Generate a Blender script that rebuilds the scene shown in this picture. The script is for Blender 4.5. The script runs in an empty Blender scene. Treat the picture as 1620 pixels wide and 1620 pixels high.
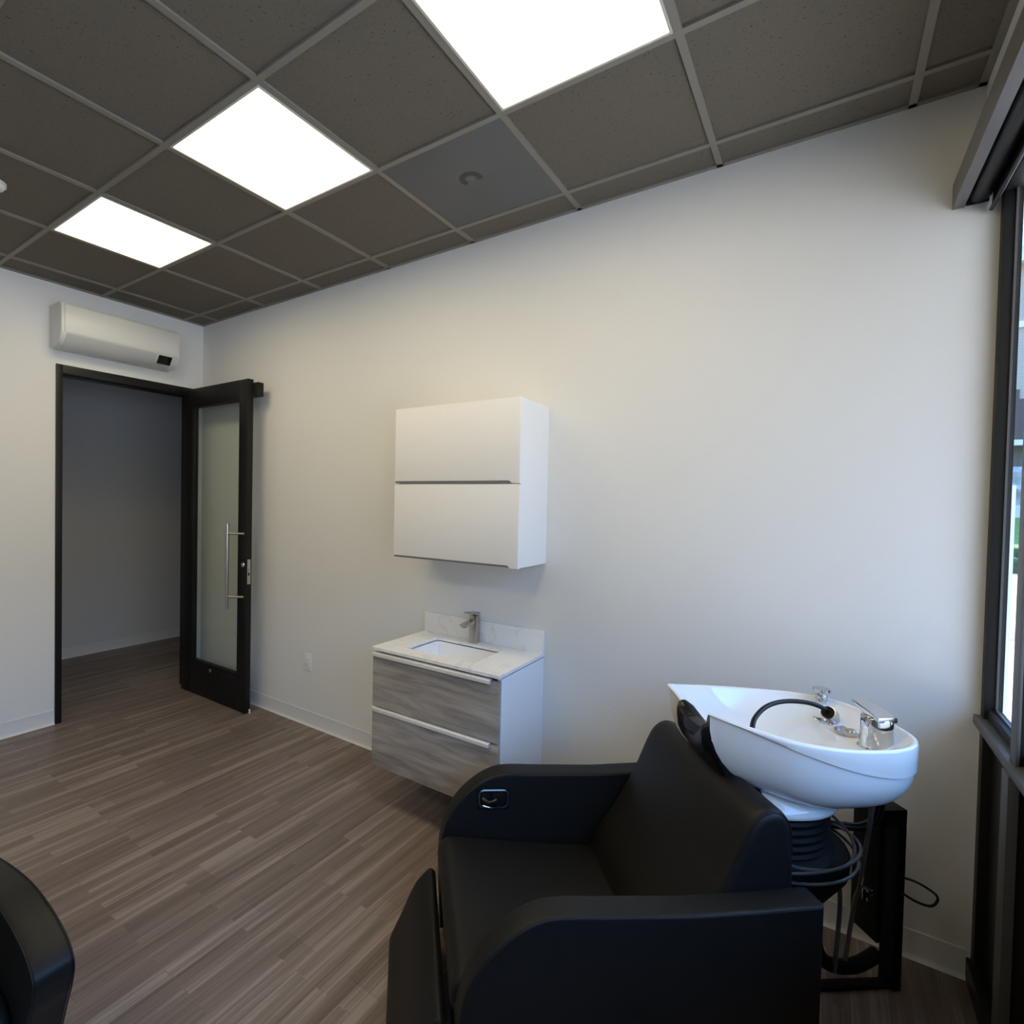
import bpy, bmesh, math, random
from mathutils import Vector, Matrix
random.seed(4)
C = bpy.context.scene.collection
PI = math.pi
cos, sin = math.cos, math.sin

# ------------------------------------------------------------------ materials
def mat(name, col, rough=0.5, metal=0.0, spec=0.5, coat=0.0, bump=0.0, bscale=200.0, noise=0.0, nscale=5.0):
    m = bpy.data.materials.new(name); m.use_nodes = True
    nt = m.node_tree; b = nt.nodes['Principled BSDF']
    b.inputs['Base Color'].default_value = (*col, 1)
    b.inputs['Roughness'].default_value = rough
    b.inputs['Metallic'].default_value = metal
    b.inputs['Specular IOR Level'].default_value = spec
    b.inputs['Coat Weight'].default_value = coat
    tc = nt.nodes.new('ShaderNodeTexCoord')
    if noise:
        n = nt.nodes.new('ShaderNodeTexNoise'); n.inputs['Scale'].default_value = nscale
        n.inputs['Detail'].default_value = 4
        nt.links.new(tc.outputs['Object'], n.inputs['Vector'])
        r = nt.nodes.new('ShaderNodeMapRange')
        r.inputs['To Min'].default_value = 1 - noise; r.inputs['To Max'].default_value = 1 + noise
        nt.links.new(n.outputs['Fac'], r.inputs['Value'])
        mx = nt.nodes.new('ShaderNodeVectorMath'); mx.operation = 'SCALE'
        mx.inputs[0].default_value = col
        nt.links.new(r.outputs[0], mx.inputs['Scale'])
        nt.links.new(mx.outputs[0], b.inputs['Base Color'])
    if bump:
        n = nt.nodes.new('ShaderNodeTexNoise'); n.inputs['Scale'].default_value = bscale
        n.inputs['Detail'].default_value = 3
        nt.links.new(tc.outputs['Object'], n.inputs['Vector'])
        bp = nt.nodes.new('ShaderNodeBump'); bp.inputs['Strength'].default_value = bump
        bp.inputs['Distance'].default_value = 0.002
        nt.links.new(n.outputs['Fac'], bp.inputs['Height'])
        nt.links.new(bp.outputs[0], b.inputs['Normal'])
    return m

M = {}
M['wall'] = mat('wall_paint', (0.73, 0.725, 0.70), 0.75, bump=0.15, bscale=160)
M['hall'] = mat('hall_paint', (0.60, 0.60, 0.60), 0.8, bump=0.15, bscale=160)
M['base'] = mat('cove_base', (0.66, 0.655, 0.64), 0.5)
M['grid'] = mat('grid_metal', (0.215, 0.195, 0.165), 0.5)
M['black'] = mat('black_anodised', (0.008, 0.008, 0.008), 0.42, spec=0.3)
M['blackm'] = mat('black_plastic', (0.006, 0.006, 0.006), 0.5, spec=0.10)
M['rubber'] = mat('black_rubber', (0.006, 0.006, 0.006), 0.30, spec=0.3, bump=0.3, bscale=60)
M['bronze'] = mat('dark_frame', (0.016, 0.015, 0.014), 0.5, spec=0.2)
M['grey'] = mat('grey_frame', (0.075, 0.075, 0.076), 0.45)
M['fascia'] = mat('fascia_metal', (0.085, 0.08, 0.075), 0.38, metal=0.0, spec=0.6)
M['white'] = mat('white_laminate', (0.80, 0.79, 0.77), 0.35)
M['whiteg'] = mat('white_gloss', (0.80, 0.80, 0.79), 0.25)
M['acwhite'] = mat('ac_plastic', (0.66, 0.66, 0.62), 0.4)
M['acgrey'] = mat('ac_flap', (0.55, 0.55, 0.53), 0.45)
M['gap'] = mat('shadow_gap', (0.17, 0.17, 0.16), 0.5)
M['alu'] = mat('pale_aluminium', (0.72, 0.70, 0.66), 0.38, metal=0.35)
M['steel'] = mat('brushed_steel', (0.62, 0.60, 0.57), 0.28, metal=1.0)
M['nickel'] = mat('brushed_nickel', (0.52, 0.47, 0.42), 0.25, metal=1.0)
M['chrome'] = mat('chrome', (0.60, 0.60, 0.60), 0.10, metal=1.0)
M['ceramic'] = mat('white_ceramic', (0.74, 0.735, 0.71), 0.07, coat=0.4)
M['sink'] = mat('sink_ceramic', (0.84, 0.84, 0.83), 0.12)
M['vinyl'] = mat('black_vinyl', (0.0085, 0.0082, 0.0075), 0.45, spec=0.20, bump=0.12, bscale=420)
M['pipe'] = mat('seam_piping', (0.008, 0.008, 0.008), 0.5, spec=0.2)
M['socket'] = mat('outlet_white', (0.78, 0.77, 0.74), 0.35)
M['mullion'] = M['bronze']
M['siding_trim'] = mat('brown_trim', (0.09, 0.06, 0.05), 0.6)

def glass(name, col, gloss=0.08, tint=(1, 1, 1)):
    m = bpy.data.materials.new(name); m.use_nodes = True; nt = m.node_tree
    for n in list(nt.nodes): nt.nodes.remove(n)
    out = nt.nodes.new('ShaderNodeOutputMaterial')
    tr = nt.nodes.new('ShaderNodeBsdfTransparent'); tr.inputs[0].default_value = (*tint, 1)
    gl = nt.nodes.new('ShaderNodeBsdfGlossy'); gl.inputs['Roughness'].default_value = 0.02
    gl.inputs[0].default_value = (*col, 1)
    fc_ = nt.nodes.new('ShaderNodeLayerWeight'); fc_.inputs['Blend'].default_value = 0.5
    pw = nt.nodes.new('ShaderNodeMath'); pw.operation = 'POWER'; pw.inputs[1].default_value = 5
    nt.links.new(fc_.outputs['Facing'], pw.inputs[0])
    lw = nt.nodes.new('ShaderNodeMath'); lw.operation = 'MULTIPLY_ADD'; lw.inputs[1].default_value = 0.5; lw.inputs[2].default_value = 0.025
    nt.links.new(pw.outputs[0], lw.inputs[0])
    mx = nt.nodes.new('ShaderNodeMixShader')
    nt.links.new(lw.outputs[0], mx.inputs[0]); nt.links.new(tr.outputs[0], mx.inputs[1]); nt.links.new(gl.outputs[0], mx.inputs[2])
    nt.links.new(mx.outputs[0], out.inputs[0])
    return m
M['glass'] = glass('window_glass', (1, 1, 1), tint=(0.95, 0.97, 0.96))
M['doorglass'] = glass('door_glass', (1, 1, 1), tint=(0.92, 0.94, 0.92))

def emis(name, col, strength):
    m = bpy.data.materials.new(name); m.use_nodes = True; nt = m.node_tree
    for n in list(nt.nodes): nt.nodes.remove(n)
    out = nt.nodes.new('ShaderNodeOutputMaterial'); e = nt.nodes.new('ShaderNodeEmission')
    e.inputs[0].default_value = (*col, 1); e.inputs[1].default_value = strength
    nt.links.new(e.outputs[0], out.inputs[0]); return m
PANEL = 12.0
M['panel'] = emis('led_diffuser', (1.0, 0.855, 0.57), PANEL)
M['lightframe'] = mat('light_frame', (0.55, 0.52, 0.45), 0.4)

def floor_mat():
    m = bpy.data.materials.new('vinyl_planks'); m.use_nodes = True; nt = m.node_tree; L = nt.links
    b = nt.nodes['Principled BSDF']; b.inputs['Roughness'].default_value = 0.42
    b.inputs['Specular IOR Level'].default_value = 0.35
    tc = nt.nodes.new('ShaderNodeTexCoord')
    sp = nt.nodes.new('ShaderNodeSeparateXYZ'); L.new(tc.outputs['Object'], sp.inputs[0])
    cb = nt.nodes.new('ShaderNodeCombineXYZ'); L.new(sp.outputs['Y'], cb.inputs['X']); L.new(sp.outputs['X'], cb.inputs['Y'])
    def brick(w, h, off, shift):
        mp = nt.nodes.new('ShaderNodeMapping'); mp.inputs['Location'].default_value = shift
        L.new(cb.outputs[0], mp.inputs[0])
        br = nt.nodes.new('ShaderNodeTexBrick'); L.new(mp.outputs[0], br.inputs['Vector'])
        br.inputs['Scale'].default_value = 1; br.inputs['Brick Width'].default_value = w
        br.inputs['Row Height'].default_value = h; br.inputs['Mortar Size'].default_value = 0.0012
        br.offset = off; br.offset_frequency = 2
        br.inputs['Color1'].default_value = (0, 0, 0, 1); br.inputs['Color2'].default_value = (1, 1, 1, 1)
        br.inputs['Mortar'].default_value = (0.5, 0.5, 0.5, 1); br.inputs['Bias'].default_value = 0
        return br
    b1 = brick(0.92, 0.152, 0.37, (0, 0, 0)); b2 = brick(0.61, 0.0507, 0.43, (0.13, 0, 0))
    def streak(sx, sy, detail):
        mp = nt.nodes.new('ShaderNodeMapping'); mp.inputs['Scale'].default_value = (sx, sy, 1)
        L.new(cb.outputs[0], mp.inputs[0])
        # offset streaks by strip so that they break at the strip ends
        ad = nt.nodes.new('ShaderNodeVectorMath'); ad.operation = 'ADD'
        sc = nt.nodes.new('ShaderNodeVectorMath'); sc.operation = 'SCALE'; sc.inputs['Scale'].default_value = 7.3
        L.new(b2.outputs['Color'], sc.inputs[0]); L.new(mp.outputs[0], ad.inputs[0]); L.new(sc.outputs[0], ad.inputs[1])
        n = nt.nodes.new('ShaderNodeTexNoise'); n.inputs['Scale'].default_value = 1; n.inputs['Detail'].default_value = detail
        n.inputs['Roughness'].default_value = 0.6
        L.new(ad.outputs[0], n.inputs['Vector']); return n
    s1 = streak(0.7, 26, 4); s2 = streak(2.5, 120, 2)
    def mix(a, bb, f):
        x = nt.nodes.new('ShaderNodeMath'); x.operation = 'MULTIPLY_ADD'
        L.new(a, x.inputs[0]); x.inputs[1].default_value = f
        if isinstance(bb, float): x.inputs[2].default_value = bb
        else: L.new(bb, x.inputs[2])
        return x.outputs[0]
    v = mix(b1.outputs['Color'], 0.0, 0.10)
    v = mix(b2.outputs['Color'], v, 0.18)
    v = mix(s1.outputs['Fac'], v, 1.0)
    v = mix(s2.outputs['Fac'], v, 0.40)
    rmp = nt.nodes.new('ShaderNodeValToRGB'); L.new(v, rmp.inputs[0])
    cr = rmp.color_ramp
    cr.elements[0].position = 0.45; cr.elements[0].color = (0.075, 0.056, 0.046, 1)
    cr.elements[1].position = 1.22 if False else 1.0; cr.elements[1].color = (0.265, 0.215, 0.185, 1)
    e = cr.elements.new(0.72); e.color = (0.140, 0.106, 0.088, 1)
    e = cr.elements.new(0.88); e.color = (0.180, 0.140, 0.118, 1)
    # faint darker joint
    inv = nt.nodes.new('ShaderNodeMath'); inv.operation = 'MULTIPLY_ADD'; L.new(b1.outputs['Fac'], inv.inputs[0])
    inv.inputs[1].default_value = -0.25; inv.inputs[2].default_value = 1
    scl = nt.nodes.new('ShaderNodeVectorMath'); scl.operation = 'SCALE'
    L.new(rmp.outputs[0], scl.inputs[0]); L.new(inv.outputs[0], scl.inputs['Scale'])
    L.new(scl.outputs[0], b.inputs['Base Color'])
    bp = nt.nodes.new('ShaderNodeBump'); bp.inputs['Strength'].default_value = 0.12; bp.inputs['Distance'].default_value = 0.001
    L.new(s2.outputs['Fac'], bp.inputs['Height']); L.new(bp.outputs[0], b.inputs['Normal'])
    return m
M['floor'] = floor_mat()

def wood_mat():
    m = bpy.data.materials.new('grey_wood_veneer'); m.use_nodes = True; nt = m.node_tree; L = nt.links
    b = nt.nodes['Principled BSDF']; b.inputs['Roughness'].default_value = 0.5
    tc = nt.nodes.new('ShaderNodeTexCoord'); mp = nt.nodes.new('ShaderNodeMapping')
    mp.inputs['Scale'].default_value = (1.6, 1, 11); L.new(tc.outputs['Object'], mp.inputs[0])
    n = nt.nodes.new('ShaderNodeTexNoise'); n.inputs['Scale'].default_value = 1.6; n.inputs['Detail'].default_value = 5
    n.inputs['Distortion'].default_value = 0.9
    L.new(mp.outputs[0], n.inputs['Vector'])
    mp2 = nt.nodes.new('ShaderNodeMapping'); mp2.inputs['Scale'].default_value = (3, 1, 90); L.new(tc.outputs['Object'], mp2.inputs[0])
    n2 = nt.nodes.new('ShaderNodeTexNoise'); n2.inputs['Scale'].default_value = 1.5; n2.inputs['Detail'].default_value = 3
    L.new(mp2.outputs[0], n2.inputs['Vector'])
    ad = nt.nodes.new('ShaderNodeMath'); ad.operation = 'MULTIPLY_ADD'; L.new(n2.outputs['Fac'], ad.inputs[0])
    ad.inputs[1].default_value = 0.3; L.new(n.outputs['Fac'], ad.inputs[2])
    r = nt.nodes.new('ShaderNodeValToRGB'); L.new(ad.outputs[0], r.inputs[0])
    r.color_ramp.elements[0].position = 0.45; r.color_ramp.elements[0].color = (0.215, 0.18, 0.15, 1)
    r.color_ramp.elements[1].position = 0.85; r.color_ramp.elements[1].color = (0.47, 0.42, 0.36, 1)
    L.new(r.outputs[0], b.inputs['Base Color'])
    return m
M['wood'] = wood_mat()

def tile_mat():
    m = bpy.data.materials.new('acoustic_tile'); m.use_nodes = True; nt = m.node_tree; L = nt.links
    b = nt.nodes['Principled BSDF']; b.inputs['Roughness'].default_value = 0.9; b.inputs['Specular IOR Level'].default_value = 0.2
    tc = nt.nodes.new('ShaderNodeTexCoord')
    n = nt.nodes.new('ShaderNodeTexNoise'); n.inputs['Scale'].default_value = 130; n.inputs['Detail'].default_value = 3
    n.inputs['Roughness'].default_value = 0.7
    L.new(tc.outputs['Object'], n.inputs['Vector'])
    r = nt.nodes.new('ShaderNodeValToRGB'); L.new(n.outputs['Fac'], r.inputs[0])
    r.color_ramp.elements[0].position = 0.31; r.color_ramp.elements[0].color = (0.035, 0.031, 0.027, 1)
    r.color_ramp.elements[1].position = 0.38; r.color_ramp.elements[1].color = (0.150, 0.132, 0.106, 1)
    L.new(r.outputs[0], b.inputs['Base Color'])
    bp = nt.nodes.new('ShaderNodeBump'); bp.inputs['Strength'].default_value = 0.5; bp.inputs['Distance'].default_value = 0.002
    L.new(n.outputs['Fac'], bp.inputs['Height']); L.new(bp.outputs[0], b.inputs['Normal'])
    return m
M['tile'] = tile_mat()

def marble_mat():
    m = bpy.data.materials.new('white_quartz'); m.use_nodes = True; nt = m.node_tree; L = nt.links
    b = nt.nodes['Principled BSDF']; b.inputs['Roughness'].default_value = 0.15
    tc = nt.nodes.new('ShaderNodeTexCoord')
    mp = nt.nodes.new('ShaderNodeMapping'); mp.inputs['Rotation'].default_value = (0.4, 0.3, 0.9); L.new(tc.outputs['Object'], mp.inputs[0])
    n = nt.nodes.new('ShaderNodeTexNoise'); n.inputs['Scale'].default_value = 4.5; n.inputs['Detail'].default_value = 5; n.inputs['Distortion'].default_value = 1.2
    L.new(mp.outputs[0], n.inputs['Vector'])
    s = nt.nodes.new('ShaderNodeMath'); s.operation = 'SUBTRACT'; L.new(n.outputs['Fac'], s.inputs[0]); s.inputs[1].default_value = 0.5
    a = nt.nodes.new('ShaderNodeMath'); a.operation = 'ABSOLUTE'; L.new(s.outputs[0], a.inputs[0])
    r = nt.nodes.new('ShaderNodeValToRGB'); L.new(a.outputs[0], r.inputs[0])
    r.color_ramp.elements[0].position = 0.0; r.color_ramp.elements[0].color = (0.72, 0.705, 0.675, 1)
    r.color_ramp.elements[1].position = 0.02; r.color_ramp.elements[1].color = (0.82, 0.81, 0.78, 1)
    L.new(r.outputs[0], b.inputs['Base Color'])
    return m
M['marble'] = marble_mat()

def siding_mat():
    m = bpy.data.materials.new('beige_siding'); m.use_nodes = True; nt = m.node_tree; L = nt.links
    b = nt.nodes['Principled BSDF']; b.inputs['Roughness'].default_value = 0.8
    tc = nt.nodes.new('ShaderNodeTexCoord'); w = nt.nodes.new('ShaderNodeTexWave'); w.bands_direction = 'Z'; w.wave_profile = 'SAW'
    w.inputs['Scale'].default_value = 1.6; L.new(tc.outputs['Object'], w.inputs['Vector'])
    r = nt.nodes.new('ShaderNodeValToRGB'); L.new(w.outputs['Fac'], r.inputs[0])
    r.color_ramp.elements[0].position = 0.0; r.color_ramp.elements[0].color = (0.25, 0.22, 0.17, 1)
    r.color_ramp.elements[1].position = 0.12; r.color_ramp.elements[1].color = (0.42, 0.37, 0.29, 1)
    L.new(r.outputs[0], b.inputs['Base Color']); return m
M['siding'] = siding_mat()
M['paving'] = mat('concrete_paving', (0.56, 0.49, 0.40), 0.85, noise=0.15, nscale=1.3)
M['shadow_band'] = mat('painted_shadow_band', (0.22, 0.22, 0.23), 0.9, noise=0.2, nscale=2)  # flat grey tone of the shadow painted on the paving
M['grass'] = mat('lawn_grass', (0.13, 0.19, 0.03), 0.9, noise=0.4, nscale=3)
M['leaf'] = mat('hedge_leaves', (0.035, 0.075, 0.02), 0.7, noise=0.5, nscale=14)
M['rock'] = mat('grey_rock', (0.36, 0.35, 0.33), 0.9, noise=0.5, nscale=5)
M['kerb'] = mat('pale_kerb', (0.6, 0.58, 0.55), 0.8)
M['cream'] = mat('cream_paint', (0.70, 0.66, 0.58), 0.7)

# ------------------------------------------------------------------ helpers
def link(name, me, m, parent=None, smooth=True, angle=35):
    o = bpy.data.objects.new(name, me); C.objects.link(o)
    if m is not None: me.materials.append(m)
    if parent is not None: o.parent = parent
    if smooth:
        for p in me.polygons: p.use_smooth = True
        try: me.set_sharp_from_angle(angle=math.radians(angle))
        except Exception: pass
    return o
def from_bm(name, bm, m, parent=None, smooth=True, angle=35, fix=True):
    if fix: bmesh.ops.recalc_face_normals(bm, faces=bm.faces)
    me = bpy.data.meshes.new(name); bm.to_mesh(me); bm.free()
    return link(name, me, m, parent, smooth, angle)
def add_box(bm, a, b, bev=0.0, seg=2):
    x0, y0, z0 = [min(a[i], b[i]) for i in range(3)]; x1, y1, z1 = [max(a[i], b[i]) for i in range(3)]
    vs = [bm.verts.new(p) for p in ((x0,y0,z0),(x1,y0,z0),(x1,y1,z0),(x0,y1,z0),(x0,y0,z1),(x1,y0,z1),(x1,y1,z1),(x0,y1,z1))]
    fs = [bm.faces.new([vs[i] for i in f]) for f in ((0,3,2,1),(4,5,6,7),(0,1,5,4),(1,2,6,5),(2,3,7,6),(3,0,4,7))]
    if bev > 0:
        es = list({e for f in fs for e in f.edges})
        bmesh.ops.bevel(bm, geom=es, offset=bev, segments=seg, affect='EDGES', profile=0.6)
def box(name, a, b, m, parent=None, bev=0.0, seg=2):
    bm = bmesh.new(); add_box(bm, a, b, bev, seg)
    return from_bm(name, bm, m, parent, smooth=bev > 0)
def boxes(name, lst, m, parent=None, bev=0.0):
    bm = bmesh.new()
    for a, b in lst: add_box(bm, a, b, bev)
    return from_bm(name, bm, m, parent, smooth=bev > 0)
def add_prism(bm, poly, axis, h0, h1, bev=0.0, seg=2):
    """poly: 2D points; axis = index of extrusion axis; the remaining axes take poly coords in order."""
    def P(q, h):
        r = [0, 0, 0]; o = [i for i in range(3) if i != axis]; r[axis] = h; r[o[0]] = q[0]; r[o[1]] = q[1]; return r
    A = [bm.verts.new(P(q, h0)) for q in poly]; B = [bm.verts.new(P(q, h1)) for q in poly]
    fs = [bm.faces.new(A), bm.faces.new(list(reversed(B)))]
    n = len(poly)
    for i in range(n): fs.append(bm.faces.new((A[i], B[i], B[(i+1) % n], A[(i+1) % n])))
    if bev > 0:
        es = list(fs[0].edges) + list(fs[1].edges)
        bmesh.ops.recalc_face_normals(bm, faces=fs)
        bmesh.ops.bevel(bm, geom=es, offset=bev, segments=seg, affect='EDGES', profile=0.6)
def prism(name, poly, axis, h0, h1, m, parent=None, bev=0.0, seg=2, angle=35):
    bm = bmesh.new(); add_prism(bm, poly, axis, h0, h1, bev, seg)
    return from_bm(name, bm, m, parent, True, angle)
def catmull(pts, k=8, closed=False):
    n = len(pts); out = []
    rng = range(n if closed else n - 1)
    for i in rng:
        p0 = pts[(i-1) % n] if (closed or i > 0) else pts[0]
        p1 = pts[i]; p2 = pts[(i+1) % n]
        p3 = pts[(i+2) % n] if (closed or i + 2 < n) else pts[-1]
        for j in range(k):
            t = j / k
            out.append(tuple(0.5*((2*b)+(-a+c)*t+(2*a-5*b+4*c-d)*t*t+(-a+3*b-3*c+d)*t**3) for a, b, c, d in zip(p0, p1, p2, p3)))
    if not closed: out.append(tuple(pts[-1]))
    return out
def add_tube(bm, pts, r, seg=10, caps=True, radii=None):
    pts = [Vector(p) for p in pts]; n = len(pts); rings = []
    up = None
    for i, p in enumerate(pts):
        t = (pts[min(i+1, n-1)] - pts[max(i-1, 0)]).normalized()
        if up is None:
            up = Vector((0, 0, 1)) if abs(t.z) < 0.9 else Vector((1, 0, 0))
        a = t.cross(up).normalized(); up = a.cross(t).normalized()
        rr = radii[i] if radii else r
        rings.append([bm.verts.new(p + a*cos(2*PI*k/seg)*rr + up*sin(2*PI*k/seg)*rr) for k in range(seg)])
    for i in range(n-1):
        for k in range(seg):
            bm.faces.new((rings[i][k], rings[i][(k+1) % seg], rings[i+1][(k+1) % seg], rings[i+1][k]))
    if caps:
        bm.faces.new(rings[0]); bm.faces.new(list(reversed(rings[-1])))
def tube(name, pts, r, m, parent=None, seg=10, radii=None):
    bm = bmesh.new(); add_tube(bm, pts, r, seg, True, radii); return from_bm(name, bm, m, parent)
def add_lathe(bm, prof, cx=0, cy=0, seg=32, sx=1, sy=1, closed=False):
    rings = []
    for r, z in prof:
        if r < 1e-5: rings.append([bm.verts.new((cx, cy, z))])
        else: rings.append([bm.verts.new((cx + sx*r*cos(2*PI*k/seg), cy + sy*r*sin(2*PI*k/seg), z)) for k in range(seg)])
    for i in range(len(rings)-1):
        A, B = rings[i], rings[i+1]
        for k in range(seg):
            q = []
            for v in (A[k % len(A)], A[(k+1) % len(A)], B[(k+1) % len(B)], B[k % len(B)]):
                if v not in q: q.append(v)
            if len(q) > 2: bm.faces.new(q)
    if len(rings[0]) > 1: bm.faces.new(list(reversed(rings[0])))
    if len(rings[-1]) > 1: bm.faces.new(rings[-1])
def lathe(name, prof, m, parent=None, cx=0, cy=0, seg=32, sx=1, sy=1, angle=35):
    bm = bmesh.new(); add_lathe(bm, prof, cx, cy, seg, sx, sy); return from_bm(name, bm, m, parent, True, angle)
def offset_poly(poly, d):
    """inset a closed CCW/CW polygon by d towards its inside"""
    n = len(poly); area = sum(poly[i][0]*poly[(i+1) % n][1]-poly[(i+1) % n][0]*poly[i][1] for i in range(n))
    s = 1 if area > 0 else -1; out = []
    for i in range(n):
        p0, p1, p2 = Vector(poly[i-1]), Vector(poly[i]), Vector(poly[(i+1) % n])
        a = (p1-p0); b = (p2-p1)
        if a.length < 1e-9 or b.length < 1e-9: out.append(tuple(p1)); continue
        a.normalize(); b.normalize()
        na = Vector((-a.y, a.x))*s; nb = Vector((-b.y, b.x))*s
        k = na + nb
        if k.length < 1e-6: k = na
        k.normalize(); c = max(0.5, k.dot(na))
        out.append(tuple(p1 + k*(d/c)))
    return out
def cushion(name, poly, n0, n1, r, m, parent, bulge=None, rows=14, seg=5):
    """profile poly (x,z) extruded along y from n0 to n1 with rounded ends of radius r; bulge(x,z,t) -> (dx,dz)"""
    bm = bmesh.new(); secs = []
    for j in range(seg+1):
        th = PI/2*j/seg; secs.append((n0 + r*(1-cos(th)), r*(1-sin(th))))
    for j in range(1, rows): secs.append((n0 + r + (n1-n0-2*r)*j/rows, 0))
    for j in range(seg, -1, -1):
        th = PI/2*j/seg; secs.append((n1 - r*(1-cos(th)), r*(1-sin(th))))
    rings = []
    for y, ins in secs:
        pp = offset_poly(poly, ins) if ins > 1e-6 else poly
        t = (y-n0)/(n1-n0); ring = []
        for x, z in pp:
            dx, dz = bulge(x, z, t) if bulge else (0, 0)
            ring.append(bm.verts.new((x+dx, y, z+dz)))
        rings.append(ring)
    n = len(poly)
    for i in range(len(rings)-1):
        for k in range(n): bm.faces.new((rings[i][k], rings[i][(k+1) % n], rings[i+1][(k+1) % n], rings[i+1][k]))
    bm.faces.new(rings[0]); bm.faces.new(list(reversed(rings[-1])))
    return from_bm(name, bm, m, parent, True, 50)
def structure(o): o['kind'] = 'structure'; return o
def thing(name, label, cat, loc=(0, 0, 0), rz=0, group=None):
    o = bpy.data.objects.new(name, None); C.objects.link(o); o.location = loc; o.rotation_euler = (0, 0, rz)
    o.empty_display_size = 0.1
    if label: o['label'] = label
    if cat: o['category'] = cat
    if group: o['group'] = group
    return o
def tag(o, label, cat, group=None):
    o['label'] = label; o['category'] = cat
    if group: o['group'] = group
    return o
def copy_tree(o, parent=None):
    c = o.copy(); C.objects.link(c)
    if parent is not None: c.parent = parent
    for ch in list(o.children): copy_tree(ch, c)
    return c

XR, H, YB = 4.745, 3.025, -6.2        # window wall, ceiling height, wall behind the camera

# ------------------------------------------------------------------ room shell
structure(box('floor', (-3.2, YB-0.12, -0.06), (XR+0.10, 2.2, 0.0), M['floor']))
structure(box('wall_back', (0.0, 0.0, 0.0), (XR+0.022, 0.12, H+0.1), M['wall']))
DY0, DY1, DH = -1.05, -0.09, 2.465     # door rough opening
w = boxes('wall_left', [((-0.12, YB, 0), (0, DY0, 3.34)), ((-0.12, DY1, 0), (0, 0.12, 3.34)), ((-0.12, DY0, DH), (0, DY1, 3.34))], M['wall'])
structure(w)
structure(box('wall_front', (-0.12, YB-0.12, 0), (XR+0.10, YB, H+0.1), mat('bounce_cut_dark', (0.22, 0.21, 0.20), 0.8)))  # unseen wall, its colour darkened to cut bounced light in the room
structure(box('wall_right', (4.70, YB, 2.70), (4.90, 0.0, H+0.1), M['wall']))
structure(box('ceiling', (-0.12, YB-0.12, H+0.008), (XR+0.10, 0.12, H+0.06), M['tile']))
cg = bmesh.new()
GX, GY, G = 0.851, -0.1774, 0.61
for k in range(-1, 7): add_box(cg, (GX+k*G-0.012, YB, H-0.001), (GX+k*G+0.012, 0, H+0.008))
for r in range(0, 10): add_box(cg, (0, GY-r*G-0.012, H-0.0012), (4.70, GY-r*G+0.012, H+0.008))
add_box(cg, (0, -0.022, H-0.001), (4.70, 0, H+0.008)); add_box(cg, (0, YB, H-0.001), (0.022, 0, H+0.008))
add_box(cg, (4.678, YB, H-0.001), (4.70, 0, H+0.008))
g = from_bm('ceiling_grid', cg, M['grid'], bpy.data.objects['ceiling'], smooth=False)

# hallway seen through the door
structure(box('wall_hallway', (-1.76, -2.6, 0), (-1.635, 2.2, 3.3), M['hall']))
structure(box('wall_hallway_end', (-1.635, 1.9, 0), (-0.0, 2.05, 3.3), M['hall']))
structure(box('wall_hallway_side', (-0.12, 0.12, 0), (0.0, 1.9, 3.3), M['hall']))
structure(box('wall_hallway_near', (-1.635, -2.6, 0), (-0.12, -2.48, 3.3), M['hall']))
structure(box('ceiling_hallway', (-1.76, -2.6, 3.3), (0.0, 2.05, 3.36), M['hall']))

# baseboards (cove base: a slim strip with a toe)
def cove(name, p0, p1, nrm, hgt=0.102, m=None):
    bm = bmesh.new(); p0 = Vector(p0); p1 = Vector(p1); nrm = Vector(nrm)
    prof = [(0, 0), (0.014, 0), (0.012, 0.003), (0.007, 0.010), (0.004, 0.02), (0.0035, hgt-0.002), (0.002, hgt), (0, hgt)]
    A = [bm.verts.new(p0 + nrm*a + Vector((0, 0, z))) for a, z in prof]; B = [bm.verts.new(p1 + nrm*a + Vector((0, 0, z))) for a, z in prof]
    n = len(prof)
    for i in range(n): bm.faces.new((A[i], A[(i+1) % n], B[(i+1) % n], B[i]))
    bm.faces.new(A); bm.faces.new(list(reversed(B)))
    return structure(from_bm(name, bm, m or M['base']))
cove('baseboard_back', (0, 0, 0), (4.735, 0, 0), (0, -1, 0))
cove('baseboard_left', (0, YB, 0), (0, -1.07, 0), (1, 0, 0))
cove('baseboard_hallway', (-1.635, -2.48, 0), (-1.635, 1.9, 0), (1, 0, 0))

# ------------------------------------------------------------------ door frame and open glazed door
fr = boxes('trim_1', [((-0.125, -1.069, 0), (0.012, -1.030, 2.485)), ((-0.125, -0.112, 0), (0.012, -0.072, 2.485)),
                      ((-0.125, -1.030, 2.428), (0.012, -0.112, 2.485)), ((-0.10, -1.030, 0), (-0.06, -1.018, 2.416)), ((-0.10, -1.03, 2.416), (-0.06, -0.112, 2.428))], M['black'], bev=0.0015)
structure(fr)
d = bpy.data.objects.new('door_1', None); C.objects.link(d); structure(d); d.location = (0.0, -0.1425, 0)
def D(p): return (p[0], p[1]+0.1425, p[2])
yf, yb = -0.165, -0.120
L0, L1 = 0.004, 0.874
def dbox(name, a, b, m, bev=0.0015, par=None): return box(name, D(a), D(b), m, par or d, bev)
boxes('door_leaf', [(D((L0, yf, 0.008)), D((0.140, yb, 2.458))), (D((0.768, yf, 0.008)), D((L1, yb, 2.458))),
                    (D((0.140, yf, 2.325)), D((0.768, yb, 2.458))), (D((0.140, yf, 0.008)), D((0.768, yb, 0.262)))], M['black'], d, 0.0015)
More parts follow.
